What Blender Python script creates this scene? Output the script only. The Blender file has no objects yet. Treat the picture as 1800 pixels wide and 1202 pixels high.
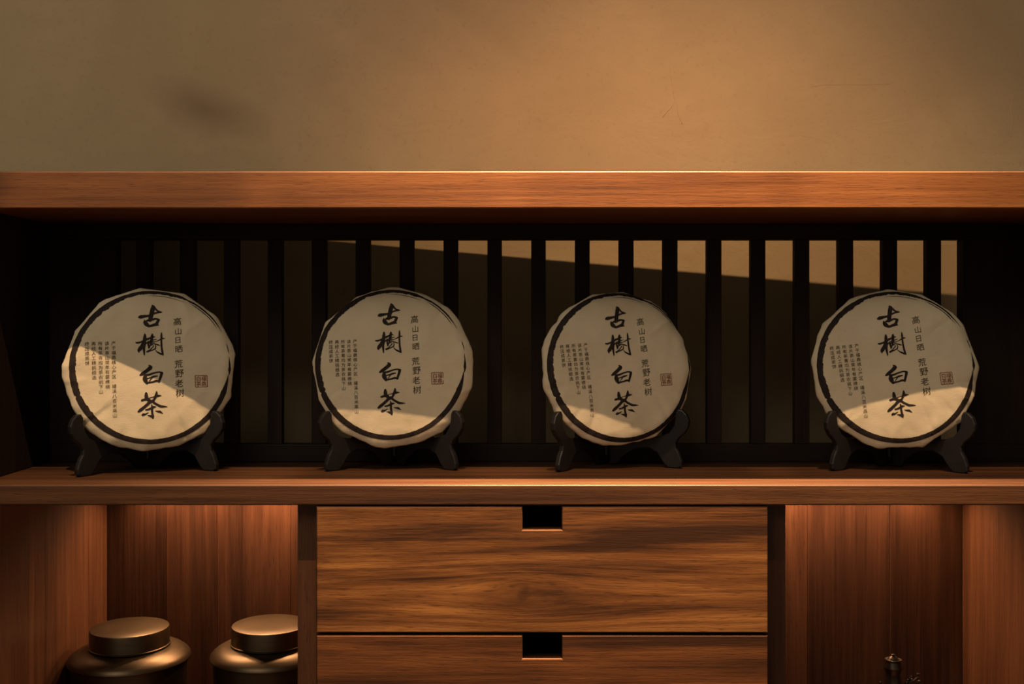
import bpy, bmesh, math, random
from mathutils import Vector, Matrix, noise
from mathutils.bvhtree import BVHTree

# ------------------------------------------------------------------ camera, world, lights
SC = bpy.context.scene
COL = SC.collection
F = 1925.0                       # focal length in pixels of the 1800 px wide frame
D = 1.25                         # camera to cabinet front
CZ = 1.15                        # camera height
HY = 560.0                       # horizon row
K = D / F                        # metres per pixel at the cabinet front (Y = 0)
cam = bpy.data.cameras.new('camera')
cam.sensor_width = 36.0
cam.lens = F / 1800.0 * 36.0
cam.shift_y = -(601.0 - HY) / 1800.0
cam.clip_start = 0.02
camo = bpy.data.objects.new('camera', cam)
camo.location = (0, -D, CZ)
camo.rotation_euler = (math.pi / 2, 0, 0)
COL.objects.link(camo)
SC.camera = camo

SC.view_settings.view_transform = 'Standard'
SC.view_settings.look = 'None'
SC.view_settings.gamma = 1.0
SC.view_settings.exposure = 0.0
SC.view_settings.use_curve_mapping = False

world = bpy.data.worlds.new('room_light')
SC.world = world
world.use_nodes = True
world.node_tree.nodes['Background'].inputs[0].default_value = (1.0, 0.87, 0.66, 1)
world.node_tree.nodes['Background'].inputs[1].default_value = 0.20


def spot(name, loc, target, power, color, size, blend, radius):
    l = bpy.data.lights.new(name, 'SPOT')
    l.energy = power
    l.color = color
    l.spot_size = math.radians(size)
    l.spot_blend = blend
    l.shadow_soft_size = radius
    o = bpy.data.objects.new(name, l)
    o.location = loc
    o.rotation_euler = (Vector(target) - Vector(loc)).to_track_quat('-Z', 'Y').to_euler()
    COL.objects.link(o)
    return o


WARM = (1.0, 0.64, 0.35)
WARM2 = (1.0, 0.67, 0.38)
X0 = 53 * K                                   # centre line of the cabinet
ZB = CZ + (HY - 366) * K                      # underside of the cabinet top
# ceiling downlights just in front of the cabinet: one wide, two narrow
spot('ceiling_downlight', (0.30, -0.165, ZB + 1.25), (0.30, -0.165, ZB), 185, WARM, 83, 1.0, 0.012)
spot('ceiling_downlight', (0.14, -0.180, ZB + 1.25), (0.15, -0.09, ZB), 1350, WARM, 46, 1.0, 0.010)
spot('ceiling_downlight', (0.86, -0.108, ZB + 1.25), (0.90, -0.07, ZB), 180, WARM, 34, 1.0, 0.010)
# track spots further into the room, one for each tea cake
for tx, lx, pw in ((-0.45, -0.34, 135), (-0.15, -0.10, 130), (0.14, 0.16, 118), (0.50, 0.40, 138)):
    spot('track_spot', (lx, -0.577, ZB + 1.22), (tx, 0.10, CZ - 0.13), pw, WARM2, 15.5, 0.5, 0.006)
# unseen area lamp added high at the left as soft fill
wl = bpy.data.lights.new('area_fill', 'AREA')
wl.shape = 'RECTANGLE'
wl.size = 1.8
wl.size_y = 1.0
wl.energy = 27
wl.color = (1.0, 0.90, 0.72)
wlo = bpy.data.objects.new('area_fill', wl)
wlo.location = (-1.1, -2.35, 2.95)
wlo.rotation_euler = (Vector((0, 0.1, 1.1)) - wlo.location).to_track_quat('-Z', 'Y').to_euler()
COL.objects.link(wlo)


# ------------------------------------------------------------------ helpers
def PX(px, Y=0.0):
    return (px - 900.0) * K * (1 + Y / D)


def PZ(py, Y=0.0):
    return CZ + (HY - py) * K * (1 + Y / D)


def tag(o, label=None, cat=None, group=None, kind=None):
    if label: o['label'] = label
    if cat: o['category'] = cat
    if group: o['group'] = group
    if kind: o['kind'] = kind
    return o


def empty(name, loc, label, cat, group=None, rot=(0, 0, 0)):
    o = bpy.data.objects.new(name, None)
    o.empty_display_size = 0.05
    o.location = loc
    o.rotation_euler = rot
    COL.objects.link(o)
    return tag(o, label, cat, group)


def link(name, me, mat, parent=None, loc=(0, 0, 0), smooth=False):
    o = bpy.data.objects.new(name, me)
    if mat is not None and len(me.materials) == 0:
        me.materials.append(mat)
    o.location = loc
    if smooth:
        for p in me.polygons: p.use_smooth = True
    COL.objects.link(o)
    if parent is not None:
        o.parent = parent
        o.location = Vector(loc) - (parent.location if parent.parent is None else Vector((0, 0, 0)))
        if parent.parent is not None:
            o.location = Vector(loc) - parent.location - parent.parent.location
    return o


def bm_mesh(bm, name):
    me = bpy.data.meshes.new(name)
    bmesh.ops.recalc_face_normals(bm, faces=bm.faces)
    bm.to_mesh(me)
    bm.free()
    return me


def box(name, lo, hi, mat, parent=None, bevel=0.0012, seg=2):
    lo, hi = Vector(lo), Vector(hi)
    c, s = (lo + hi) / 2, hi - lo
    bm = bmesh.new()
    bmesh.ops.create_cube(bm, size=1.0, matrix=Matrix.Diagonal((s.x, s.y, s.z, 1)))
    if bevel:
        bmesh.ops.bevel(bm, geom=list(bm.edges), offset=min(bevel, min(s) * 0.3), segments=seg, affect='EDGES', profile=0.5)
    return link(name, bm_mesh(bm, name), mat, parent, c)


def lathe(name, prof, mat, parent=None, loc=(0, 0, 0), n=72):
    verts, faces = [], []
    for (r, z) in prof:
        for i in range(n):
            a = 2 * math.pi * i / n
            verts.append((r * math.cos(a), r * math.sin(a), z))
    for j in range(len(prof) - 1):
        for i in range(n):
            faces.append((j * n + i, j * n + (i + 1) % n, (j + 1) * n + (i + 1) % n, (j + 1) * n + i))
    faces.append(tuple(range(n))[::-1])
    faces.append(tuple((len(prof) - 1) * n + i for i in range(n)))
    me = bpy.data.meshes.new(name)
    me.from_pydata(verts, [], faces)
    bm = bmesh.new(); bm.from_mesh(me)
    bmesh.ops.recalc_face_normals(bm, faces=bm.faces)
    for e in bm.edges:
        if len(e.link_faces) == 2 and e.calc_face_angle(0) > math.radians(32): e.smooth = False
    bm.to_mesh(me); bm.free()
    return link(name, me, mat, parent, loc, smooth=True)


# ------------------------------------------------------------------ materials
def nodes_of(name):
    m = bpy.data.materials.new(name)
    m.use_nodes = True
    nt = m.node_tree
    return m, nt, nt.nodes['Principled BSDF']


def N(nt, t, **kw):
    n = nt.nodes.new(t)
    for k, v in kw.items(): setattr(n, k, v)
    return n


def ramp(nt, fac, stops):
    r = N(nt, 'ShaderNodeValToRGB')
    el = r.color_ramp.elements
    while len(el) < len(stops): el.new(0.5)
    for e, (p, c) in zip(el, stops):
        e.position = p
        e.color = (*c, 1) if len(c) == 3 else c
    nt.links.new(fac, r.inputs[0])
    return r.outputs[0]


def noise_tex(nt, vec, scale, detail=4, rough=0.55, dist=0.0):
    n = N(nt, 'ShaderNodeTexNoise')
    n.inputs['Scale'].default_value = scale
    n.inputs['Detail'].default_value = detail
    n.inputs['Roughness'].default_value = rough
    n.inputs['Distortion'].default_value = dist
    nt.links.new(vec, n.inputs['Vector'])
    return n.outputs[0]


def mapping(nt, vec, scale, loc=(0, 0, 0)):
    m = N(nt, 'ShaderNodeMapping')
    m.inputs['Scale'].default_value = scale
    m.inputs['Location'].default_value = loc
    nt.links.new(vec, m.inputs['Vector'])
    return m.outputs[0]


def math_n(nt, op, a, b=None, c=None):
    m = N(nt, 'ShaderNodeMath', operation=op)
    for i, v in enumerate((a, b, c)):
        if v is None: continue
        if isinstance(v, (int, float)): m.inputs[i].default_value = v
        else: nt.links.new(v, m.inputs[i])
    return m.outputs[0]


def mix(nt, fac, a, b, blend='MIX'):
    m = N(nt, 'ShaderNodeMix', data_type='RGBA', blend_type=blend)
    for s, v in ((m.inputs[0], fac), (m.inputs[6], a), (m.inputs[7], b)):
        if isinstance(v, (int, float)): s.default_value = v
        elif isinstance(v, tuple): s.default_value = (*v, 1)
        else: nt.links.new(v, s)
    return m.outputs[2]


def wood(name, dark, mid, light, axis='X', rough=0.42, band=13.0, contrast=1.0, knot=None, tone=0.25, seed=0.0, spec=0.25):
    m, nt, bs = nodes_of(name)
    tc = N(nt, 'ShaderNodeTexCoord')
    oi = N(nt, 'ShaderNodeObjectInfo')
    vec = tc.outputs['Object']
    if knot is not None:
        kx, kz, sx, sz, amp = knot
        sep = N(nt, 'ShaderNodeSeparateXYZ'); nt.links.new(vec, sep.inputs[0])
        dx = math_n(nt, 'SUBTRACT', sep.outputs[0], kx)
        dz = math_n(nt, 'SUBTRACT', sep.outputs[2], kz)
        ex = math_n(nt, 'POWER', math_n(nt, 'ABSOLUTE', math_n(nt, 'DIVIDE', dx, sx)), 1.4)
        ez = math_n(nt, 'POWER', math_n(nt, 'DIVIDE', dz, sz), 2.0)
        g = math_n(nt, 'POWER', 2.718, math_n(nt, 'MULTIPLY', math_n(nt, 'ADD', ex, ez), -1.0))
        zz = math_n(nt, 'MULTIPLY', dz, math_n(nt, 'SUBTRACT', 1.0, math_n(nt, 'MULTIPLY', g, amp)))
        cmb = N(nt, 'ShaderNodeCombineXYZ')
        nt.links.new(sep.outputs[0], cmb.inputs[0]); nt.links.new(sep.outputs[1], cmb.inputs[1]); nt.links.new(zz, cmb.inputs[2])
        vec = cmb.outputs[0]
    add = N(nt, 'ShaderNodeVectorMath', operation='ADD')
    rv = N(nt, 'ShaderNodeVectorMath', operation='SCALE')
    rv.inputs[0].default_value = (3.7, 9.1, 6.3)
    nt.links.new(math_n(nt, 'ADD', oi.outputs['Random'], seed), rv.inputs['Scale'])
    nt.links.new(vec, add.inputs[0]); nt.links.new(rv.outputs[0], add.inputs[1])
    v = add.outputs[0]

    def sc(al, ac):
        return {'X': (al, ac, ac), 'Z': (ac, ac, al), 'Y': (ac, al, ac)}[axis]
    # wide figure, bands, fine lines and pores, all stretched along the grain
    wide = noise_tex(nt, mapping(nt, v, sc(1.3, 7.0)), 1.0, 3, 0.5, 0.4)
    bands = noise_tex(nt, mapping(nt, v, sc(1.6, band * 3)), 1.0, 7, 0.62, 0.55)
    fine = noise_tex(nt, mapping(nt, v, sc(7.0, 260)), 1.0, 5, 0.65, 0.2)
    pores = noise_tex(nt, mapping(nt, v, sc(55.0, 900)), 1.0, 2, 0.5, 0.0)
    f = math_n(nt, 'MULTIPLY_ADD', math_n(nt, 'SUBTRACT', bands, 0.5), 1.15 * contrast, 0.5)
    f = math_n(nt, 'ADD', f, math_n(nt, 'MULTIPLY', math_n(nt, 'SUBTRACT', wide, 0.5), 0.75 * contrast))
    f = math_n(nt, 'ADD', f, math_n(nt, 'MULTIPLY', math_n(nt, 'SUBTRACT', fine, 0.5), 0.55))
    lines = noise_tex(nt, mapping(nt, v, sc(2.2, band * 11)), 1.0, 4, 0.6, 0.3)
    f = math_n(nt, 'ADD', f, math_n(nt, 'MULTIPLY', math_n(nt, 'SUBTRACT', lines, 0.5), 0.55 * contrast))
    f = math_n(nt, 'ADD', f, math_n(nt, 'MULTIPLY', math_n(nt, 'SUBTRACT', oi.outputs['Random'], 0.5), tone))
    colr = ramp(nt, f, [(0.18, dark), (0.47, mid), (0.82, light)])
    pf = ramp(nt, pores, [(0.30, (1, 1, 1)), (0.40, (0, 0, 0))])
    colr = mix(nt, math_n(nt, 'MULTIPLY', pf, 0.55), colr, dark)
    if knot is not None:
        dist = math_n(nt, 'SQRT', math_n(nt, 'ADD', math_n(nt, 'POWER', math_n(nt, 'DIVIDE', dx, 0.010), 2.0),
                                           math_n(nt, 'POWER', math_n(nt, 'DIVIDE', dz, 0.013), 2.0)))
        dist = math_n(nt, 'ADD', dist, math_n(nt, 'MULTIPLY', math_n(nt, 'SUBTRACT', noise_tex(nt, tc.outputs['Object'], 90, 3), 0.5), 1.4))
        kf = ramp(nt, dist, [(0.25, (1, 1, 1)), (0.95, (0, 0, 0))])
        colr = mix(nt, math_n(nt, 'MULTIPLY', kf, 0.6), colr, dark)
    nt.links.new(colr, bs.inputs['Base Color'])
    nt.links.new(math_n(nt, 'MULTIPLY_ADD', fine, 0.25, rough - 0.12), bs.inputs['Roughness'])
    bs.inputs['Specular IOR Level'].default_value = spec
    bp = N(nt, 'ShaderNodeBump')
    bp.inputs['Strength'].default_value = 0.22
    bp.inputs['Distance'].default_value = 0.0006
    nt.links.new(math_n(nt, 'ADD', fine, math_n(nt, 'MULTIPLY', pores, 0.7)), bp.inputs['Height'])
    nt.links.new(bp.outputs[0], bs.inputs['Normal'])
    return m


def flat(name, col, rough=0.6, metal=0.0, spec=0.3, var=0.12, scale=60.0, bump=0.0):
    m, nt, bs = nodes_of(name)
    tc = N(nt, 'ShaderNodeTexCoord')
    n = noise_tex(nt, tc.outputs['Object'], scale, 4, 0.6)
    a = tuple(c * (1 - var) for c in col)
    b = tuple(min(1, c * (1 + var)) for c in col)
    nt.links.new(ramp(nt, n, [(0.3, a), (0.7, b)]), bs.inputs['Base Color'])
    bs.inputs['Roughness'].default_value = rough
    bs.inputs['Metallic'].default_value = metal
    bs.inputs['Specular IOR Level'].default_value = spec
    if bump:
        bp = N(nt, 'ShaderNodeBump')
        bp.inputs['Strength'].default_value = bump
        bp.inputs['Distance'].default_value = 0.001
        nt.links.new(n, bp.inputs['Height'])
        nt.links.new(bp.outputs[0], bs.inputs['Normal'])
    return m


WD, WM, WL = (0.024, 0.0092, 0.004), (0.086, 0.033, 0.0100), (0.178, 0.077, 0.0215)
M = {}
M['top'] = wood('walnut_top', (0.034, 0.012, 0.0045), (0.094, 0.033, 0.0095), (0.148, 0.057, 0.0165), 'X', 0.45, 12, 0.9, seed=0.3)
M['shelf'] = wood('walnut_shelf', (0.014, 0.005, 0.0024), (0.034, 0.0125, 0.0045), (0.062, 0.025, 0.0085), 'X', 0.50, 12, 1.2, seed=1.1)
kx, kz = PX(920) - X0, PZ(1045) - (PZ(891) + PZ(1112)) / 2
M['drawer_knot'] = wood('walnut_drawer_with_knot', WD, WM, WL, 'X', 0.42, 8, 1.7, knot=(kx, kz, 0.13, 0.030, 0.85), tone=0.0, seed=2.2)
M['drawer'] = wood('walnut_drawer', WD, (0.070, 0.025, 0.008), (0.135, 0.053, 0.0155), 'X', 0.42, 7, 1.4, tone=0.1, seed=4.4)
M['panel'] = wood('walnut_panel', (0.020, 0.0075, 0.0040), (0.052, 0.0195, 0.0095), (0.092, 0.036, 0.0165), 'Z', 0.40, 8, 0.75, tone=0.55, seed=5.0)
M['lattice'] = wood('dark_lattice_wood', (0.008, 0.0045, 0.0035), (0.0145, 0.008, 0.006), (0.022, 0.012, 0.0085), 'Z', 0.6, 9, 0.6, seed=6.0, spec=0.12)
M['lattice_h'] = wood('dark_lattice_rail_wood', (0.008, 0.0045, 0.0035), (0.0135, 0.0075, 0.0055), (0.020, 0.011, 0.008), 'X', 0.6, 9, 0.6, seed=6.5, spec=0.12)
M['stand'] = flat('black_lacquered_wood', (0.009, 0.0078, 0.0075), 0.40, 0, 0.30, 0.2, 40)
M['ink'] = flat('black_brown_ink', (0.020, 0.013, 0.011), 0.75, 0, 0.15, 0.3, 200)
M['ink_small'] = flat('brown_printed_ink', (0.055, 0.034, 0.020), 0.8, 0, 0.1, 0.2, 200)
M['seal'] = flat('red_seal_ink', (0.19, 0.040, 0.022), 0.8, 0, 0.1, 0.25, 300)
M['dark'] = flat('dark_box_wood', (0.02, 0.010, 0.006), 0.7, 0, 0.2, 0.2, 30)
M['alu'] = flat('aluminium_profile', (0.5, 0.5, 0.5), 0.4, 1.0, 0.5, 0.05, 30)
M['bronze'] = flat('dark_bronze', (0.06, 0.042, 0.030), 0.35, 0.9, 0.4, 0.35, 120, 0.25)
M['floor'] = wood('floor_wood', (0.05, 0.025, 0.012), (0.10, 0.05, 0.025), (0.15, 0.08, 0.04), 'X', 0.5, 8, 0.8)


def jar_material():
    m, nt, bs = nodes_of('brushed_dark_bronze_metal')
    tc = N(nt, 'ShaderNodeTexCoord')
    n = noise_tex(nt, mapping(nt, tc.outputs['Object'], (1, 1, 30)), 25, 4, 0.6)
    nt.links.new(ramp(nt, n, [(0.3, (0.078, 0.052, 0.031)), (0.7, (0.100, 0.068, 0.041))]), bs.inputs['Base Color'])
    bs.inputs['Metallic'].default_value = 1.0
    bs.inputs['Roughness'].default_value = 0.42
    return m


def paper_material():
    m, nt, bs = nodes_of('cotton_wrapping_paper')
    tc = N(nt, 'ShaderNodeTexCoord')
    v = tc.outputs['Object']
    big = noise_tex(nt, v, 14, 4, 0.55)
    fib = noise_tex(nt, mapping(nt, v, (160, 160, 900)), 1.0, 3, 0.6, 1.2)
    speck = noise_tex(nt, v, 420, 2, 0.5)
    c = ramp(nt, big, [(0.3, (0.50, 0.405, 0.275)), (0.7, (0.60, 0.495, 0.345))])
    c = mix(nt, ramp(nt, fib, [(0.28, (0.35, 0.35, 0.35)), (0.40, (0, 0, 0))]), c, (0.40, 0.30, 0.19))
    c = mix(nt, ramp(nt, speck, [(0.72, (0, 0, 0)), (0.78, (0.5, 0.5, 0.5))]), c, (0.24, 0.16, 0.09))
    nt.links.new(c, bs.inputs['Base Color'])
    bs.inputs['Roughness'].default_value = 0.85
    bs.inputs['Specular IOR Level'].default_value = 0.15
    bp = N(nt, 'ShaderNodeBump')
    bp.inputs['Strength'].default_value = 0.55
    bp.inputs['Distance'].default_value = 0.0009
    nt.links.new(math_n(nt, 'ADD', noise_tex(nt, v, 75, 5, 0.6), math_n(nt, 'MULTIPLY', fib, 0.4)), bp.inputs['Height'])
    nt.links.new(bp.outputs[0], bs.inputs['Normal'])
    return m


def plaster_material():
    m, nt, bs = nodes_of('troweled_clay_plaster')
    tc = N(nt, 'ShaderNodeTexCoord')
    v = tc.outputs['Object']
    big = noise_tex(nt, v, 2.6, 4, 0.55, 0.6)
    med = noise_tex(nt, mapping(nt, v, (1, 1, 1.7), (4, 2, 7)), 8, 5, 0.6, 0.9)
    fine = noise_tex(nt, v, 130, 4, 0.6)
    c = ramp(nt, big, [(0.3, (0.335, 0.245, 0.140)), (0.7, (0.420, 0.310, 0.180))])
    c = mix(nt, ramp(nt, med, [(0.35, (0.35, 0.35, 0.35)), (0.6, (0, 0, 0))]), c, (0.335, 0.245, 0.145))
    c = mix(nt, ramp(nt, fine, [(0.30, (0.30, 0.30, 0.30)), (0.42, (0, 0, 0))]), c, (0.27, 0.19, 0.11))
    # a soft shadow painted brown into the plaster colour, longer than high
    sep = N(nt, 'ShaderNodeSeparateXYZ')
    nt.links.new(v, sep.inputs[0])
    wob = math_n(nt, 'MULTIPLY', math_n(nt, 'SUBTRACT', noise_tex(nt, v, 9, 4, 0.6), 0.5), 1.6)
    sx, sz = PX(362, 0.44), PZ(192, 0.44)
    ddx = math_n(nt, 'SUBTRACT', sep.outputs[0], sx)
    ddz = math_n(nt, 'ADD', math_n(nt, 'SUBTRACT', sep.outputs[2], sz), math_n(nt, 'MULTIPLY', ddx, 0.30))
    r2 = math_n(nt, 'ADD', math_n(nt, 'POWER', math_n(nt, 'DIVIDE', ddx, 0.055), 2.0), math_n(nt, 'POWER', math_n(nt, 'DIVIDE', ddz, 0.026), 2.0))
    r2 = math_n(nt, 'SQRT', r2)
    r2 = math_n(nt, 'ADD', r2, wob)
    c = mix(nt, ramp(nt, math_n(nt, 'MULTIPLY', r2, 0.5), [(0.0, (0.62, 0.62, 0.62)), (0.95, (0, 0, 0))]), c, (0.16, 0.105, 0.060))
    nt.links.new(c, bs.inputs['Base Color'])
    bs.inputs['Roughness'].default_value = 0.9
    bs.inputs['Specular IOR Level'].default_value = 0.1
    bp = N(nt, 'ShaderNodeBump')
    bp.inputs['Strength'].default_value = 0.35
    bp.inputs['Distance'].default_value = 0.004
    h = math_n(nt, 'ADD', math_n(nt, 'MULTIPLY', med, 0.8), math_n(nt, 'MULTIPLY', fine, 0.12))
    nt.links.new(h, bp.inputs['Height'])
    nt.links.new(bp.outputs[0], bs.inputs['Normal'])
    return m


M['jar'] = jar_material()
M['paper'] = paper_material()
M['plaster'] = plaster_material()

# ------------------------------------------------------------------ the room
YB = 0.42                                     # back edge of the cabinet


def wall_y(x):
    return 0.449 + 0.0404 * (x + 0.126)


def make_wall():
    xa, xb = -2.6, 2.6
    verts = []
    for th in (0.0, 0.12):
        for x in (xa, xb):
            for z in (0.0, 2.62):
                verts.append((x, wall_y(x) + th, z))
    me = bpy.data.meshes.new('wall_back')
    me.from_pydata(verts, [], [(0, 2, 3, 1), (4, 5, 7, 6), (0, 1, 5, 4), (2, 6, 7, 3), (1, 3, 7, 5), (0, 4, 6, 2)])
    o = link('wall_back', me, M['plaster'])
    tag(o, 'troweled beige clay plaster wall behind the cabinet', kind='structure')
    return o


wall = make_wall()
fl = box('floor', (-2.6, -4.2, -0.06), (2.6, 0.6, 0.0), M['floor'], None, 0)
tag(fl, 'brown wooden floor in front of the cabinet', kind='structure')


def ridge(points, w, h):
    """a trowel mark: a low ridge of plaster standing proud of the wall"""
    verts, faces = [], []
    n = len(points)
    for i, (px, py) in enumerate(points):
        x, z = PX(px, 0.46), PZ(py, 0.46)
        a = points[min(i + 1, n - 1)]; b = points[max(i - 1, 0)]
        t = Vector((a[0] - b[0], -(a[1] - b[1]))).normalized()
        s = w * (0.25 + 0.75 * math.sin(math.pi * (i + 0.5) / n)) * (0.8 + 0.4 * noise.noise((px * 0.11, py * 0.13, 1)))
        nx, nz = -t.y * s, t.x * s
        for k, (f, d) in enumerate(((-1, 0.0004), (-0.2, -h), (1, 0.0004))):
            verts.append((x + nx * f, wall_y(x + nx * f) + d, z + nz * f))
    for i in range(n - 1):
        for k in range(2):
            a = i * 3 + k
            faces.append((a, a + 1, a + 4, a + 3))
    me = bpy.data.meshes.new('trowel_ridge')
    me.from_pydata(verts, [], faces)
    return link('trowel_ridge', me, M['plaster'], wall, (0, 0, 0), True)


ridge([(1178, 112), (1180, 130), (1184, 150), (1187, 168), (1192, 185), (1194, 200), (1200, 216)], 0.0040, 0.0010)
ridge([(1165, 205), (1172, 196), (1180, 188), (1187, 176)], 0.0022, 0.0007)
ridge([(1428, 150), (1450, 146), (1490, 145), (1530, 145), (1572, 143)], 0.0006, 0.00025)
ridge([(1412, 236), (1430, 239), (1450, 245), (1464, 250)], 0.0007, 0.00015)
ridge([(1512, 226), (1550, 228), (1590, 231)], 0.0005, 0.0001)
ridge([(1795, 160), (1790, 185), (1794, 205), (1790, 235)], 0.003, 0.0008)

# ------------------------------------------------------------------ cabinet
HALF = 997 * K                                # inner half width
TH = 0.022                                    # panel thickness
YL = 0.200                                    # lattice front
ZT0, ZT1 = ZB, PZ(301)                        # top board
ZS1, ZS0 = PZ(852), PZ(888)                   # shelf board
ZD = [(PZ(890.5), PZ(1112)), (PZ(1117), PZ(1338.5)), (PZ(1343.5), PZ(1565))]
ZBOT = PZ(1570)

tag(box('cabinet_top', (X0 - HALF - TH - 0.05, 0, ZT0), (X0 + HALF + TH + 0.05, YB, ZT1), M['top'], None, 0.0016, 3),
    'thick walnut top board running across the whole cabinet', 'cabinet top')
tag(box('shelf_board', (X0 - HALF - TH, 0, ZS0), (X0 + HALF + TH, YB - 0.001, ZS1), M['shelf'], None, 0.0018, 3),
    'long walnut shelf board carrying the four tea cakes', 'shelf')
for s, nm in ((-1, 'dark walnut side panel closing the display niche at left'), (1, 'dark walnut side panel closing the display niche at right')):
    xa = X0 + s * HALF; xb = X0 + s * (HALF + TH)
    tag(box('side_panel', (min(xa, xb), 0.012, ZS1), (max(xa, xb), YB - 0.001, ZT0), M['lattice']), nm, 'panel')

# lattice screen
lx0, lx1 = PX(203, YL), PX(1693, YL)
lz0, lz1 = PZ(781, YL), PZ(421, YL)
LT = 0.022
lat = empty('lattice_screen', (X0, YL, ZS1), 'dark wooden lattice screen of upright slats behind the tea cakes', 'screen')
box('top_rail', (X0 - HALF, YL, lz1), (X0 + HALF, YL + LT, ZT0), M['lattice_h'], lat)
box('bottom_rail', (X0 - HALF, YL, ZS1), (X0 + HALF, YL + LT, lz0), M['lattice_h'], lat)
box('stile', (X0 - HALF, YL, lz0), (lx0, YL + LT, lz1), M['lattice'], lat)
box('stile', (lx1, YL, lz0), (X0 + HALF, YL + LT, lz1), M['lattice'], lat)
sw = 25.5 * K * (1 + YL / D)
for k in range(19):
    xc = PX(252.3 + 77.15 * k, YL + 0.005)
    box('slat', (xc - sw / 2, YL + 0.003, lz0), (xc + sw / 2, YL + 0.017, lz1), M['lattice'], lat, 0.0008, 1)


# drawer chest
def drawer_mesh(w, h, nw, nh, th):
    pts = [(-w / 2, -h / 2), (w / 2, -h / 2), (w / 2, h / 2), (nw[1], h / 2), (nw[1], h / 2 - nh), (nw[0], h / 2 - nh), (nw[0], h / 2), (-w / 2, h / 2)]
    bm = bmesh.new()
    vs = [bm.verts.new((x, -th / 2, z)) for x, z in pts]
    f = bm.faces.new(vs)
    r = bmesh.ops.extrude_face_region(bm, geom=[f])
    bmesh.ops.translate(bm, vec=(0, th, 0), verts=[v for v in r['geom'] if isinstance(v, bmesh.types.BMVert)])
    bmesh.ops.recalc_face_normals(bm, faces=bm.faces)
    fr = [e for e in bm.edges if all(v.co.y < 0 for v in e.verts)]
    bmesh.ops.bevel(bm, geom=fr, offset=0.0013, segments=2, affect='EDGES', profile=0.5)
    return bm_mesh(bm, 'drawer')


chest = empty('drawer_chest', (X0, 0, ZBOT), 'walnut drawer chest with square finger notches below the shelf', 'drawers')
PI0, PI1 = 400.5 * K, 438 * K
box('partition', (X0 - PI1, 0.026, ZBOT), (X0 - PI0, YB - 0.012, ZS0), M['panel'], chest)
box('partition', (X0 + PI0, 0.026, ZBOT), (X0 + PI1, YB - 0.012, ZS0), M['panel'], chest)
box('back_panel', (X0 - PI0, YB - 0.022, ZBOT), (X0 + PI0, YB - 0.014, ZS0), M['dark'], chest, 0)
dw = 794 * K
for i, (zt, zb) in enumerate(ZD):
    h = zt - zb
    me = drawer_mesh(dw, h, (PX(918.5) - X0, PX(988) - X0), 41 * K, 0.02)
    dr = link('drawer', me, M['drawer_knot' if i == 0 else 'drawer'], chest, (X0, 0.0105, (zt + zb) / 2))
    # the open-topped box behind the front
    x0, x1, y0, y1, z0, z1 = -dw / 2 + 0.008, dw / 2 - 0.008, 0.0105, 0.36, -h / 2 + 0.006, h / 2 - 0.030
    bm = bmesh.new()
    for lo, hi in (((x0, y0, z0), (x0 + .01, y1, z1)), ((x1 - .01, y0, z0), (x1, y1, z1)), ((x0, y1 - .01, z0), (x1, y1, z1)), ((x0, y0, z0), (x1, y1, z0 + .006))):
        c = [(a + b) / 2 for a, b in zip(lo, hi)]; s = [b - a for a, b in zip(lo, hi)]
        bmesh.ops.create_cube(bm, size=1, matrix=Matrix.Translation(c) @ Matrix.Diagonal((*s, 1)))
    o = bpy.data.objects.new('drawer_box', bm_mesh(bm, 'drawer_box'))
    o.data.materials.append(M['dark'])
    COL.objects.link(o)
    o.parent = dr


# open compartments left and right of the chest
def compartment(s, label, widths):
    xo, xi = X0 + s * HALF, X0 + s * (PI1)
    t = empty('open_compartment', ((xo + xi) / 2, 0, ZBOT - 0.02), label, 'compartment')
    a, b = sorted((xo, X0 + s * (HALF + TH)))
    box('outer_side', (a, 0.010, ZBOT), (b, YB - 0.001, ZS0), M['panel'], t)
    a, b = sorted((xo, xi))
    box('bottom_board', (a, 0.026, ZBOT - 0.02), (b, YB - 0.012, ZBOT), M['shelf'], t)
    x = xo
    for w in widths:
        x2 = x - s * w
        if s * (x2 - xi) < 0.01: x2 = xi
        a2, b2 = sorted((x, x2))
        box('back_plank', (a2, YB - 0.012 + random.Random(int(w * 1e5)).uniform(-.0008, .0008), ZBOT), (b2, YB - 0.001, ZS0), M['panel'], t, 0.0008, 1)
        x = x2
        if x2 == xi: break
    box('led_profile', (a + 0.02, YB - 0.050, ZS0 - 0.006), (b - 0.02, YB - 0.034, ZS0), M['alu'], t, 0)
    n = 4
    for k in range(n):
        xx = xo + (xi - xo) * (0.24, 0.46, 0.69, 0.90)[k]
        spot('led_chip', (xx, YB - 0.042, ZS0 - 0.0075), (xx, YB - 0.130, ZS0 - 0.3), 3.3, (1.0, 0.60, 0.31), 140, 0.7, 0.004)
    return t


compartment(-1, 'open cabinet compartment at left holding two metal tea jars', (104 * K * 1.33, 88 * K * 1.33, 130 * K * 1.33, 0.5))
compartment(1, 'open cabinet compartment at right holding a small dark ornament', (0.11, 0.125, 0.5))
tag(box('plinth', (X0 - HALF - TH, 0.03, 0.0), (X0 + HALF + TH, YB - 0.002, ZBOT - 0.02), M['panel'], None),
    'plain walnut base under the drawers and compartments', 'cabinet base')


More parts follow.
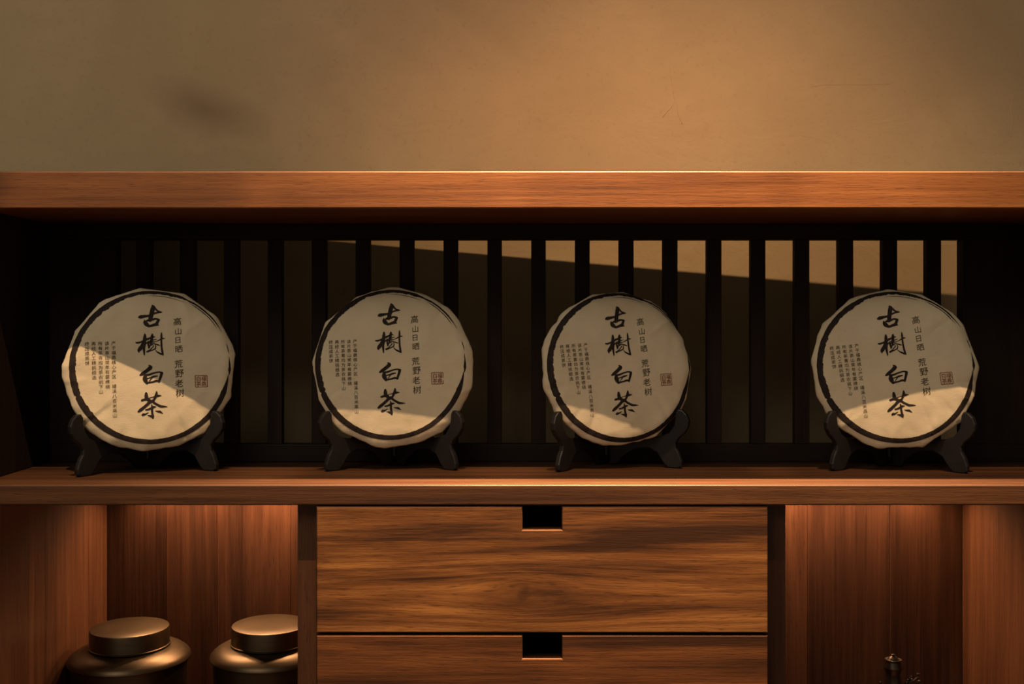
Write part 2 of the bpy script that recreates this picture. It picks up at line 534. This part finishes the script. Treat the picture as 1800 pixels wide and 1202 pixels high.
# ------------------------------------------------------------------ tea cakes
def font_glyph(ch, cache={}):
    if ch not in cache:
        c = bpy.data.curves.new('glyph', 'FONT')
        c.body = ch
        c.size = 1.0
        c.resolution_u = 3
        o = bpy.data.objects.new('glyph', c)
        COL.objects.link(o)
        dg = bpy.context.evaluated_depsgraph_get()
        me = bpy.data.meshes.new_from_object(o.evaluated_get(dg))
        cache[ch] = ([(v.co.x - 0.5, v.co.y - 0.38) for v in me.vertices], [tuple(p.vertices) for p in me.polygons])
        bpy.data.objects.remove(o); bpy.data.curves.remove(c); bpy.data.meshes.remove(me)
    return cache[ch]


BRUSH = {
    'gu': (24.04, 660, 525, [
        [(110, 675, 45), (150, 662, 75), (220, 645, 78), (350, 620, 58), (480, 600, 48), (620, 560, 50), (700, 505, 38), (850, 455, 34), (960, 435, 38), (1025, 435, 12)],
        [(640, 170, 45), (650, 240, 72), (645, 320, 95), (620, 420, 92), (590, 560, 90), (565, 700, 92), (545, 800, 70)],
        [(690, 190, 40), (760, 300, 42), (840, 385, 36), (950, 422, 32)],
        [(330, 800, 25), (345, 880, 75), (400, 960, 95), (500, 1045, 55)],
        [(380, 835, 20), (480, 800, 55), (640, 765, 48), (760, 730, 42), (900, 765, 48)],
        [(890, 765, 52), (845, 860, 62), (800, 960, 62)],
        [(450, 1020, 50), (550, 1040, 52), (700, 990, 60), (800, 970, 68), (880, 1000, 22)]]),
    'shu': (24.04, 655, 575, [
        [(130, 550, 32), (200, 555, 40), (320, 520, 36), (420, 480, 45), (560, 410, 38), (680, 360, 25)],
        [(470, 200, 40), (468, 320, 68), (455, 450, 75), (435, 600, 88), (435, 750, 58), (445, 900, 45), (460, 1060, 26)],
        [(420, 520, 60), (360, 680, 70), (290, 800, 85), (240, 880, 62), (245, 960, 14)],
        [(480, 600, 40), (540, 560, 24), (590, 500, 20)],
        [(765, 195, 35), (755, 290, 64), (740, 400, 60), (730, 500, 55), (690, 620, 22)],
        [(560, 370, 22), (680, 345, 35), (800, 300, 32), (880, 295, 8)],
        [(570, 540, 25), (660, 480, 24), (820, 430, 20), (930, 392, 8)],
        [(595, 590, 32), (630, 670, 50), (640, 750, 40), (612, 785, 14)],
        [(620, 570, 30), (720, 530, 28), (840, 515, 20), (920, 500, 8)],
        [(690, 670, 25), (790, 595, 26), (880, 600, 22), (1000, 640, 26), (1080, 660, 10)],
        [(790, 660, 14), (822, 690, 18), (750, 770, 20), (660, 860, 20), (580, 910, 30)],
        [(570, 930, 40), (700, 885, 26), (820, 835, 24), (890, 780, 24), (900, 690, 20), (880, 640, 14)],
        [(920, 490, 8), (1000, 455, 20), (1090, 405, 24), (1180, 365, 32), (1270, 370, 6)],
        [(1130, 125, 22), (1130, 250, 42), (1125, 400, 38), (1130, 560, 40), (1140, 720, 38), (1160, 880, 45), (1195, 1050, 36)],
        [(1205, 1055, 30), (1120, 1020, 40), (1000, 960, 32), (930, 905, 20), (875, 835, 8)]]),
    'bai': (24.04, 662, 630, [
        [(470, 170, 14), (540, 255, 84), (460, 350, 80), (350, 440, 75), (230, 530, 70), (140, 585, 36)],
        [(330, 610, 65), (330, 740, 100), (370, 850, 82), (420, 935, 34)],
        [(330, 590, 40), (470, 575, 44), (620, 520, 36), (780, 475, 32), (900, 462, 32), (1000, 495, 48)],
        [(985, 505, 62), (960, 620, 55), (920, 740, 50), (880, 860, 46)],
        [(430, 722, 22), (560, 690, 30), (680, 650, 40), (815, 622, 22)],
        [(620, 680, 25), (560, 760, 20), (480, 850, 10)],
        [(380, 935, 30), (500, 895, 38), (650, 870, 36), (780, 830, 45), (900, 850, 40)]]),
    'cha': (21.46, 660, 680, [
        [(385, 125, 45), (390, 220, 70), (410, 320, 70), (500, 390, 60), (570, 430, 40)],
        [(240, 385, 40), (330, 360, 45), (430, 350, 50)],
        [(500, 300, 14), (580, 278, 11), (680, 255, 20)],
        [(750, 70, 24), (750, 150, 50), (720, 250, 50), (670, 350, 40), (620, 430, 50)],
        [(720, 230, 50), (800, 225, 42), (870, 216, 26), (925, 218, 6)],
        [(620, 420, 50), (500, 470, 58), (420, 550, 55), (310, 650, 55), (200, 740, 60), (130, 795, 38)],
        [(600, 410, 55), (700, 500, 45), (800, 560, 45), (900, 610, 48), (1020, 620, 34), (1140, 628, 8)],
        [(385, 735, 30), (470, 722, 34), (580, 670, 40), (660, 635, 40), (745, 628, 6)],
        [(585, 550, 18), (600, 640, 40), (600, 760, 42), (610, 880, 45), (630, 980, 50), (635, 1050, 24)],
        [(620, 1020, 30), (560, 970, 40), (500, 950, 25), (430, 932, 6)],
        [(270, 925, 42), (310, 905, 50), (350, 905, 34), (400, 880, 24), (480, 835, 8)],
        [(710, 775, 8), (800, 800, 33), (880, 812, 44), (930, 845, 28), (990, 880, 6)]]),
}
PXM = 0.1 / 141.0                              # print pixel to metres on a cake of 0.1 m radius


def brush_polys(key):
    """brush strokes as (verts, faces) in print units (pixels about the ring centre, v up, upright)"""
    sc, ox, oy, strokes = BRUSH[key]
    ca, sa = math.cos(math.radians(2.0)), math.sin(math.radians(2.0))
    V, Fc = [], []
    for st in strokes:
        pts = []
        # smooth the centre line
        for i in range(len(st) - 1):
            p0 = st[max(i - 1, 0)]; p1 = st[i]; p2 = st[i + 1]; p3 = st[min(i + 2, len(st) - 1)]
            for t in (0, .2, .4, .6, .8):
                pts.append(tuple(0.5 * (2 * b + (c - a) * t + (2 * a - 5 * b + 4 * c - d) * t * t + (3 * b - a - 3 * c + d) * t ** 3) for a, b, c, d in zip(p0, p1, p2, p3)))
        pts.append(st[-1])
        L = []
        for i, (x, y, w) in enumerate(pts):
            a = pts[min(i + 1, len(pts) - 1)]; b = pts[max(i - 1, 0)]
            tx, ty = a[0] - b[0], a[1] - b[1]
            l = math.hypot(tx, ty) or 1
            w = max(w, 4) * 0.93
            L.append((x, y, -ty / l * w, tx / l * w, tx / l, ty / l, w))
        rows = []
        x, y, nx, ny, tx, ty, w = L[0]
        for f in (0.95, 0.7, 0.35):
            c = math.sqrt(1 - f * f)
            rows.append((x - tx * w * f, y - ty * w * f, nx * c, ny * c))
        rows += [(a[0], a[1], a[2], a[3]) for a in L]
        x, y, nx, ny, tx, ty, w = L[-1]
        for f in (0.35, 0.7, 0.95):
            c = math.sqrt(1 - f * f)
            rows.append((x + tx * w * f, y + ty * w * f, nx * c, ny * c))
        base = len(V)
        for (x, y, nx, ny) in rows:
            for s in (-1, 1):
                dx, dy = (x + nx * s) / sc + ox - 687.5, (y + ny * s) / sc + oy - 639.0
                u, v = dx * ca - dy * sa, -(dy * ca + dx * sa)
                V.append((u, v))
        for i in range(len(rows) - 1):
            Fc.append((base + 2 * i, base + 2 * i + 1, base + 2 * i + 3, base + 2 * i + 2))
    return V, Fc


def glyphs(items, skew=0.0):
    V, Fc = [], []
    for ch, u, v, size in items:
        gv, gf = font_glyph(ch)
        b = len(V)
        V += [(u + x * size, v + y * size + x * size * skew) for x, y in gv]
        Fc += [tuple(b + i for i in f) for f in gf]
    return V, Fc


COLUMNS = ['产于福鼎核心产区·磻溪八百米高山', '该片茶山常年有雾缭绕', '所有茶青均为茶农挑下山', '再经人工精挑细选', '终压成茶饼']


class Cake:
    def __init__(self, seed, R=0.1, ring_off=(0, 0)):
        rnd = random.Random(seed)
        self.R = R
        self.seed = seed
        n = 13
        self.f = []
        a = rnd.uniform(0, 1)
        for k in range(n):
            self.f.append((a + 2 * math.pi * (k + rnd.uniform(-.30, .30)) / n, R * rnd.uniform(0.966, 0.990)))
        self.off = ring_off
        self.cre = []
        for ang in (-42, -68, -130, -115, 200, 40, -20, 150):
            ang = math.radians(ang + rnd.uniform(-12, 12))
            self.cre.append((ang, rnd.uniform(-.6, .6), rnd.uniform(.45, .75), rnd.choice((-1, 1)) * rnd.uniform(.0012, .0026), rnd.uniform(.0035, .007)))

    def rim(self, th):
        r = self.R * 1.005
        for a, d in self.f:
            c = math.cos(th - a)
            if c > 0.5: r = min(r, d / c)
        return r

    def w(self, u, v):
        """height of the front paper above the mid plane"""
        r = math.hypot(u, v)
        th = math.atan2(v, u)
        rho = min(r / self.rim(th), 1.0)
        h = 0.0125 * (1 - 0.42 * rho ** 2.2)
        if rho > 0.86:
            h -= 0.0058 * ((rho - 0.86) / 0.14) ** 2
        s = self.seed * 3.1
        e = 0.35 + 0.65 * rho ** 3
        h += e * 0.0015 * noise.noise((u * 28 + s, v * 28, s)) + e * 0.0009 * noise.noise((u * 75, v * 75 + s, 2 * s))
        h += (0.15 + 0.85 * rho ** 2) * 0.0016 * max(0.0, 1 - 2.2 * abs(noise.noise((u * 20 + s, v * 20 - s, 5.0)))) ** 3
        for (a, tw, r0, amp, wd) in self.cre:
            if rho < r0: continue
            t = (rho - r0) / (1 - r0)
            k = min(1.0, t * 1.6)
            da = (th - a - tw * 0.25 * t + math.pi) % (2 * math.pi) - math.pi
            dd = da * r
            h += amp * k * math.exp(-(dd / wd) ** 2) * (1.0 if dd > 0 else 0.5)
        return h

    def wrapper(self):
        nseg = 240
        rhos = [0.0] + [i / 30 for i in range(1, 26)] + [0.86, 0.89, 0.92, 0.945, 0.965, 0.985, 1.0]
        side = [(1.003, -0.001), (0.998, -0.006), (0.982, -0.0095), (0.93, -0.0115), (0.70, -0.012), (0.35, -0.0105)]
        V = [(0, -self.w(0, 0), 0)]
        Fc = []
        rows = []
        for rho in rhos[1:]:
            row = []
            for i in range(nseg):
                th = 2 * math.pi * i / nseg
                r = rho * self.rim(th)
                u, v = r * math.cos(th), r * math.sin(th)
                row.append(len(V)); V.append((u, -self.w(u, v), v))
            rows.append(row)
        for q, y in side:
            row = []
            for i in range(nseg):
                th = 2 * math.pi * i / nseg
                pl = 0.0016 * noise.noise((math.cos(th) * 9 + self.seed, math.sin(th) * 9, q * 3))
                r = q * self.rim(th) + pl
                row.append(len(V)); V.append((r * math.cos(th), -y, r * math.sin(th)))
            rows.append(row)
        cb = len(V); V.append((0, 0.0095, 0))
        for i in range(nseg):
            Fc.append((0, rows[0][(i + 1) % nseg], rows[0][i]))
            Fc.append((cb, rows[-1][i], rows[-1][(i + 1) % nseg]))
        for a, b in zip(rows[:-1], rows[1:]):
            for i in range(nseg):
                j = (i + 1) % nseg
                Fc.append((a[i], a[j], b[j], b[i]))
        me = bpy.data.meshes.new('paper_wrapper')
        me.from_pydata(V, [], Fc)
        bm = bmesh.new(); bm.from_mesh(me)
        bmesh.ops.recalc_face_normals(bm, faces=bm.faces)
        self.bvh = BVHTree.FromBMesh(bm)
        bm.to_mesh(me); bm.free()
        return me

    def lay(self, name, V, Fc, roll, lift=0.00045):
        """lay a flat print on the curved paper"""
        ca, sa = math.cos(roll), math.sin(roll)
        out = []
        for (u, v) in V:
            u, v = u * PXM, v * PXM
            x, z = u * ca - v * sa + self.off[0], u * sa + v * ca + self.off[1]
            hit = self.bvh.ray_cast(Vector((x, -0.1, z)), Vector((0, 1, 0)))[0]
            out.append((x, (hit.y if hit is not None else -self.w(x, z)) - lift, z))
        me = bpy.data.meshes.new(name)
        me.from_pydata(out, [], Fc)
        return me


def ring_polys(seed):
    """the brushed ring: thick all round, breaking into dry strands at upper right"""
    V, Fc = [], []

    def arc(a0, a1, rin, rout, rag=1.0, taper=(6, 6)):
        n = max(8, int(abs(a1 - a0) * 1.6))
        base = len(V)
        for i in range(n + 1):
            d = a0 + (a1 - a0) * i / n
            t = math.radians(d)
            k = min(1.0, (d - a0 if a1 > a0 else a0 - d) / taper[0] + 0.08, (a1 - d if a1 > a0 else d - a1) / taper[1] + 0.08)
            ri, ro = rin(d), rout(d)
            mid, hw = (ri + ro) / 2, (ro - ri) / 2 * k
            jag = rag * (1.3 * noise.noise((d * 0.30, 1.7, seed)) + 1.0 * noise.noise((d * 0.95, 7.7, seed)))
            jo = rag * 0.5 * noise.noise((d * 0.25, 4.1, seed))
            r0, r1 = mid - hw + jag * k, mid + hw + jo * k
            for q in range(5):
                r = r0 + (r1 - r0) * q / 4
                V.append((r * math.cos(t), r * math.sin(t)))
        for i in range(n):
            for q in range(4):
                a = base + 5 * i + q
                Fc.append((a, a + 1, a + 6, a + 5))

    def rag_in(d):        # inner radius, angles in degrees, counter-clockwise from the right
        return 125.6 + 2.2 * math.sin(math.radians(d * 1.0 + 40)) + (1.2 if 60 < d < 110 else 0)

    arc(56, 202, rag_in, lambda d: 134.6, 1.25, (14, 3))
    arc(199, 352, lambda d: 125.2 + 0.9 * math.sin(math.radians(d * 3)), lambda d: 134.0 + 0.8 * math.sin(math.radians(d * 2)), 0.35, (3, 16))
    arc(112, 152, lambda d: 125.0, lambda d: 129.5, 1.3, (8, 5))
    arc(205, 226, lambda d: 123.8, lambda d: 128.5, 1.0, (5, 8))
    arc(26, 62, lambda d: 131.2, lambda d: 134.2, 0.3, (14, 6))
    arc(30, 60, lambda d: 127.8, lambda d: 129.3, 0.3, (8, 6))
    arc(63, 92, lambda d: 124.8, lambda d: 125.7, 0.2, (8, 8))
    arc(8, 17, lambda d: 131.0, lambda d: 132.4, 0.2, (3, 3))
    arc(-9, 6, lambda d: 128.4, lambda d: 133.2, 0.5, (5, 12))
    return V, Fc


BR = {k: brush_polys(k) for k in BRUSH}
MIDS = [('高', -78, 14.5), ('山', -60.5, 13.0), ('日', -45, 12.5), ('晒', -29, 13.5), ('荒', -2.7, 14.5), ('野', 13.8, 15.0), ('老', 31.4, 14.5), ('树', 48.2, 15.0)]


def seal_polys():
    V, Fc = [], []
    cx, cy, h = 81.0, -29.0, 10.6
    outer, inner = [], []
    n = 6
    for (sx, sy, a0) in ((1, 1, 0), (-1, 1, 90), (-1, -1, 180), (1, -1, 270)):
        for i in range(n + 1):
            a = math.radians(a0 + 90 * i / n)
            for lst, hh, r in ((outer, h, 1.6), (inner, h - 0.95, 0.9)):
                lst.append((cx + sx * (hh - r) + r * math.cos(a), cy + sy * (hh - r) + r * math.sin(a)))
    m = len(outer)
    V += outer + inner
    for i in range(m):
        j = (i + 1) % m
        Fc.append((i, j, m + j, m + i))
    gv, gf = glyphs([('福', cx + 4.4, cy + 4.5, 9.2), ('鼎', cx + 4.4, cy - 4.6, 9.2), ('白', cx - 4.4, cy + 4.5, 9.4), ('茶', cx - 4.4, cy - 4.6, 9.2)])
    b = len(V)
    V += gv
    Fc += [tuple(b + i for i in f) for f in gf]
    return V, Fc


SEAL = seal_polys()
COLP = []
for i, t in enumerate(COLUMNS):
    COLP.append(glyphs([(ch, -62.6 - 10.7 * i, 42.4 - 8.29 * k, 7.4) for k, ch in enumerate(t)], 0.06))
MIDP = glyphs([(ch, 44 + (0.6 if k % 2 else -0.4), -v, s) for k, (ch, v, s) in enumerate(MIDS)], 0.10)


# folding stand: two profiled boards opening like a book behind the cake
def wing_mesh(side):
    prof = [(0.004, 0.000), (0.015, 0.000), (0.022, 0.010), (0.040, 0.022), (0.058, 0.024), (0.070, 0.018), (0.078, 0.006), (0.084, 0.000),
            (0.098, 0.000), (0.102, 0.003), (0.1025, 0.009), (0.099, 0.019), (0.095, 0.026), (0.0945, 0.032), (0.098, 0.038), (0.106, 0.045), (0.111, 0.053),
            (0.112, 0.061), (0.109, 0.069), (0.103, 0.0745), (0.097, 0.075), (0.0945, 0.071), (0.0940, 0.064), (0.092, 0.054),
            (0.085, 0.0445), (0.076, 0.0405), (0.064, 0.0385), (0.055, 0.043), (0.048, 0.060), (0.041, 0.082), (0.034, 0.104), (0.026, 0.122), (0.016, 0.131), (0.004, 0.130)]
    th = 0.0075
    bm = bmesh.new()
    vs = [bm.verts.new((side * s, 0, z)) for s, z in prof]
    f = bm.faces.new(vs)
    r = bmesh.ops.extrude_face_region(bm, geom=[f])
    bmesh.ops.translate(bm, vec=(0, th, 0), verts=[v for v in r['geom'] if isinstance(v, bmesh.types.BMVert)])
    bmesh.ops.recalc_face_normals(bm, faces=bm.faces)
    ed = [e for e in bm.edges if abs(e.verts[0].co.y - e.verts[1].co.y) < 1e-6]
    bmesh.ops.bevel(bm, geom=ed, offset=0.0016, segments=2, affect='EDGES', profile=0.5)
    return bm_mesh(bm, 'stand_wing')


WING = {-1: wing_mesh(-1), 1: wing_mesh(1)}


def stand(x, y, yaw, label, open_l, open_r):
    """x, y: the hinge; wings run outward and forward from it"""
    t = empty('plate_stand', (x, y, ZS1), label, 'plate stand', 'black folding stands under the tea cakes', (0, 0, yaw))
    for s, op in ((-1, open_l), (1, open_r)):
        o = bpy.data.objects.new('stand_wing', WING[s])
        if not WING[s].materials: WING[s].materials.append(M['stand'])
        COL.objects.link(o)
        o.parent = t
        o.rotation_euler = (0, 0, -s * op)          # the free end swings towards the viewer
    pin = lathe('hinge_pin', [(0.0028, 0.012), (0.0028, 0.118)], M['stand'], None, (0, 0, 0), 12)
    pin.parent = t
    return t


def cake(pxc, pyc, Yc, R, yaw, lean, roll, seed, off, label, slabel, open_l=39, open_r=39):
    x, z = PX(pxc, Yc), PZ(pyc, Yc)
    c = Cake(seed, R, off)
    base = Vector((x, Yc, z))
    t = empty('tea_cake', base, label, 'tea cake', 'paper-wrapped tea cakes on the shelf', (math.radians(-lean), 0, math.radians(yaw)))

    def part(name, me, mat, smooth=False):
        o = bpy.data.objects.new(name, me)
        me.materials.append(mat)
        if smooth:
            for p in me.polygons: p.use_smooth = True
        COL.objects.link(o)
        o.parent = t
        return o
    wr = part('paper_wrapper', c.wrapper(), M['paper'], True)
    rl = math.radians(roll)
    V, Fc = ring_polys(seed)
    o = part('ink_ring', c.lay('ink_ring', V, Fc, rl, 0.0004), M['ink']); o['label'] = 'black brush-painted ring'
    for k in ('gu', 'shu', 'bai', 'cha'):
        part('brush_character', c.lay('brush_character', *BR[k], rl, 0.0005), M['ink'])
    part('side_inscription', c.lay('side_inscription', *MIDP, rl, 0.0005), M['ink_small'])
    for cp in COLP:
        part('text_column', c.lay('text_column', *cp, rl, 0.0005), M['ink_small'])
    o = part('seal_stamp', c.lay('seal_stamp', *SEAL, rl, 0.0005), M['seal']); o['label'] = 'square red seal stamp'
    # the stand's hinge sits behind the lower part of the cake
    ya = math.radians(yaw)
    zb = ZS1
    back = 0.050
    # foot of the cake plane at hook height
    drop = (z - zb) - 0.05
    yy = Yc - math.tan(math.radians(lean)) * drop
    hx, hy = x - math.sin(ya) * back, yy + math.cos(ya) * back
    stand(hx, hy, ya, slabel, math.radians(open_l), math.radians(open_r))
    return t


LEAN = 9
cake(266, 648.5, 0.108, 0.1020, 19, LEAN, 1.2, 11, (0.001, 0.002), 'round paper-wrapped tea cake, leftmost, light crossing it diagonally to its left edge',
     'black stand holding the leftmost tea cake')
cake(691, 645, 0.135, 0.1018, 3, LEAN, 2.0, 23, (-0.002, 0.003), 'round paper-wrapped tea cake second from left, only its bottom edge lit',
     'black stand holding the second tea cake from left')
cake(1084, 647, 0.142, 0.0985, 12, LEAN, 3.2, 37, (0.003, 0.001), 'round paper-wrapped tea cake third from left, lit patch at lower left',
     'black stand holding the third tea cake from left')
cake(1571, 648, 0.124, 0.1010, -8, LEAN, 5.8, 41, (0.001, 0.002), 'round paper-wrapped tea cake, rightmost, in front of the brightest slats',
     'black stand holding the rightmost tea cake')

# ------------------------------------------------------------------ metal tea jars
def jar(px, pyt, Y, label):
    x, zt = PX(px, Y), PZ(pyt, Y)
    q = 1.0
    t = empty('tea_jar', (x, Y, ZBOT), label, 'jar', 'dark metal tea jars in the left compartment')
    h = zt - ZBOT
    body = [(0.066, 0), (0.070, 0.003), (0.0735, 0.02), (0.0745, h - 0.060), (0.0745, h - 0.0455), (0.0785, h - 0.0445), (0.0790, h - 0.0430),
            (0.0782, h - 0.0400), (0.0755, h - 0.0365), (0.0705, h - 0.0325), (0.0640, h - 0.0290), (0.0570, h - 0.0272), (0.0500, h - 0.0268),
            (0.0470, h - 0.0264), (0.0462, h - 0.0200)]
    body = [(r * 1.04, z) for r, z in body]
    lathe('jar_body', body, M['jar'], t, (x, Y, ZBOT), 96)
    lid = [(0.0450, h - 0.0262), (0.0515, h - 0.0262), (0.0528, h - 0.0255), (0.0528, h - 0.0243), (0.0518, h - 0.0236), (0.0515, h - 0.0225), (0.0515, h - 0.0022),
           (0.0508, h - 0.0008), (0.0490, h - 0.0001), (0.0300, h + 0.0004), (0.0080, h + 0.0006)]
    lid = [(r * 1.03, z) for r, z in lid]
    lathe('lid', lid, M['jar'], t, (x, Y, ZBOT), 96)
    return t


jar(228, 1101, 0.268, 'dark bronze metal tea jar with flat round lid, left one standing clear')
jar(475, 1096, 0.282, 'dark bronze metal tea jar with flat round lid, partly hidden by the partition')


# ------------------------------------------------------------------ small dark ornament in the right compartment
def tube(bm, pts, radii, n=8):
    rows = []
    for i, p in enumerate(pts):
        a = Vector(pts[min(i + 1, len(pts) - 1)]) - Vector(pts[max(i - 1, 0)])
        q = a.to_track_quat('Z', 'Y')
        rows.append([bm.verts.new(Vector(p) + q @ Vector((radii[i] * math.cos(2 * math.pi * k / n), radii[i] * math.sin(2 * math.pi * k / n), 0))) for k in range(n)])
    for r0, r1 in zip(rows[:-1], rows[1:]):
        for k in range(n):
            bm.faces.new((r0[k], r0[(k + 1) % n], r1[(k + 1) % n], r1[k]))
    bm.faces.new(rows[0][::-1]); bm.faces.new(rows[-1])


def ornament():
    Y = 0.22
    x, zt = PX(1570, Y), PZ(1149, Y)
    h = zt - ZBOT
    t = empty('ornament', (x, Y, ZBOT), 'small dark bronze ornament with flared cap and knobbly twigs in the right compartment', 'ornament')
    u = K * (1 + Y / D)
    lathe('pedestal', [(0.034, 0), (0.036, 0.004), (0.034, 0.012), (0.024, 0.020), (0.019, 0.05), (0.016, h * 0.45)], M['bronze'], t, (x, Y, ZBOT), 40)
    lathe('body', [(0.013, h * 0.45), (0.017, h * 0.52), (0.0155, h * 0.7), (0.011, h - 0.034), (0.0095, h - 0.026), (0.0125, h - 0.018), (0.010, h - 0.010)], M['bronze'], t, (x, Y, ZBOT), 32)
    cap = lathe('cap', [(0.004, h - 0.014), (0.008, h - 0.0125), (0.0095, h - 0.0105), (0.0112, h - 0.0076), (0.0109, h - 0.0070), (0.0075, h - 0.0074), (0.0050, h - 0.0040),
                        (0.0022, h - 0.0026), (0.0026, h - 0.0010), (0.0012, h)], M['bronze'], t, (x, Y, ZBOT), 40)
    rnd = random.Random(5)
    for k, (bx, bz, ex, ez) in enumerate(((0.012, h - 0.044, 0.030, h - 0.024), (0.012, h - 0.050, 0.034, h - 0.036), (0.010, h - 0.046, 0.020, h - 0.026),
                                          (-0.010, h - 0.060, -0.020, h - 0.034))):
        bm = bmesh.new()
        pts, rad = [], []
        for i in range(7):
            f = i / 6
            pts.append((bx + (ex - bx) * f + 0.002 * math.sin(f * 9 + k), -0.008 - 0.004 * f, bz + (ez - bz) * f + 0.002 * math.sin(f * 7 + 2 * k)))
            rad.append(0.0022 - 0.0012 * f)
        tube(bm, pts, rad)
        for i in (2, 3, 4, 5, 6):
            c = Vector(pts[i]) + Vector((rnd.uniform(-.003, .003), rnd.uniform(-.003, .001), rnd.uniform(-.002, .003)))
            bmesh.ops.create_icosphere(bm, subdivisions=2, radius=rnd.uniform(.0012, .0022), matrix=Matrix.Translation(c))
        link('twig', bm_mesh(bm, 'twig'), M['bronze'], t, (x, Y, ZBOT), True)
    return t


ornament()
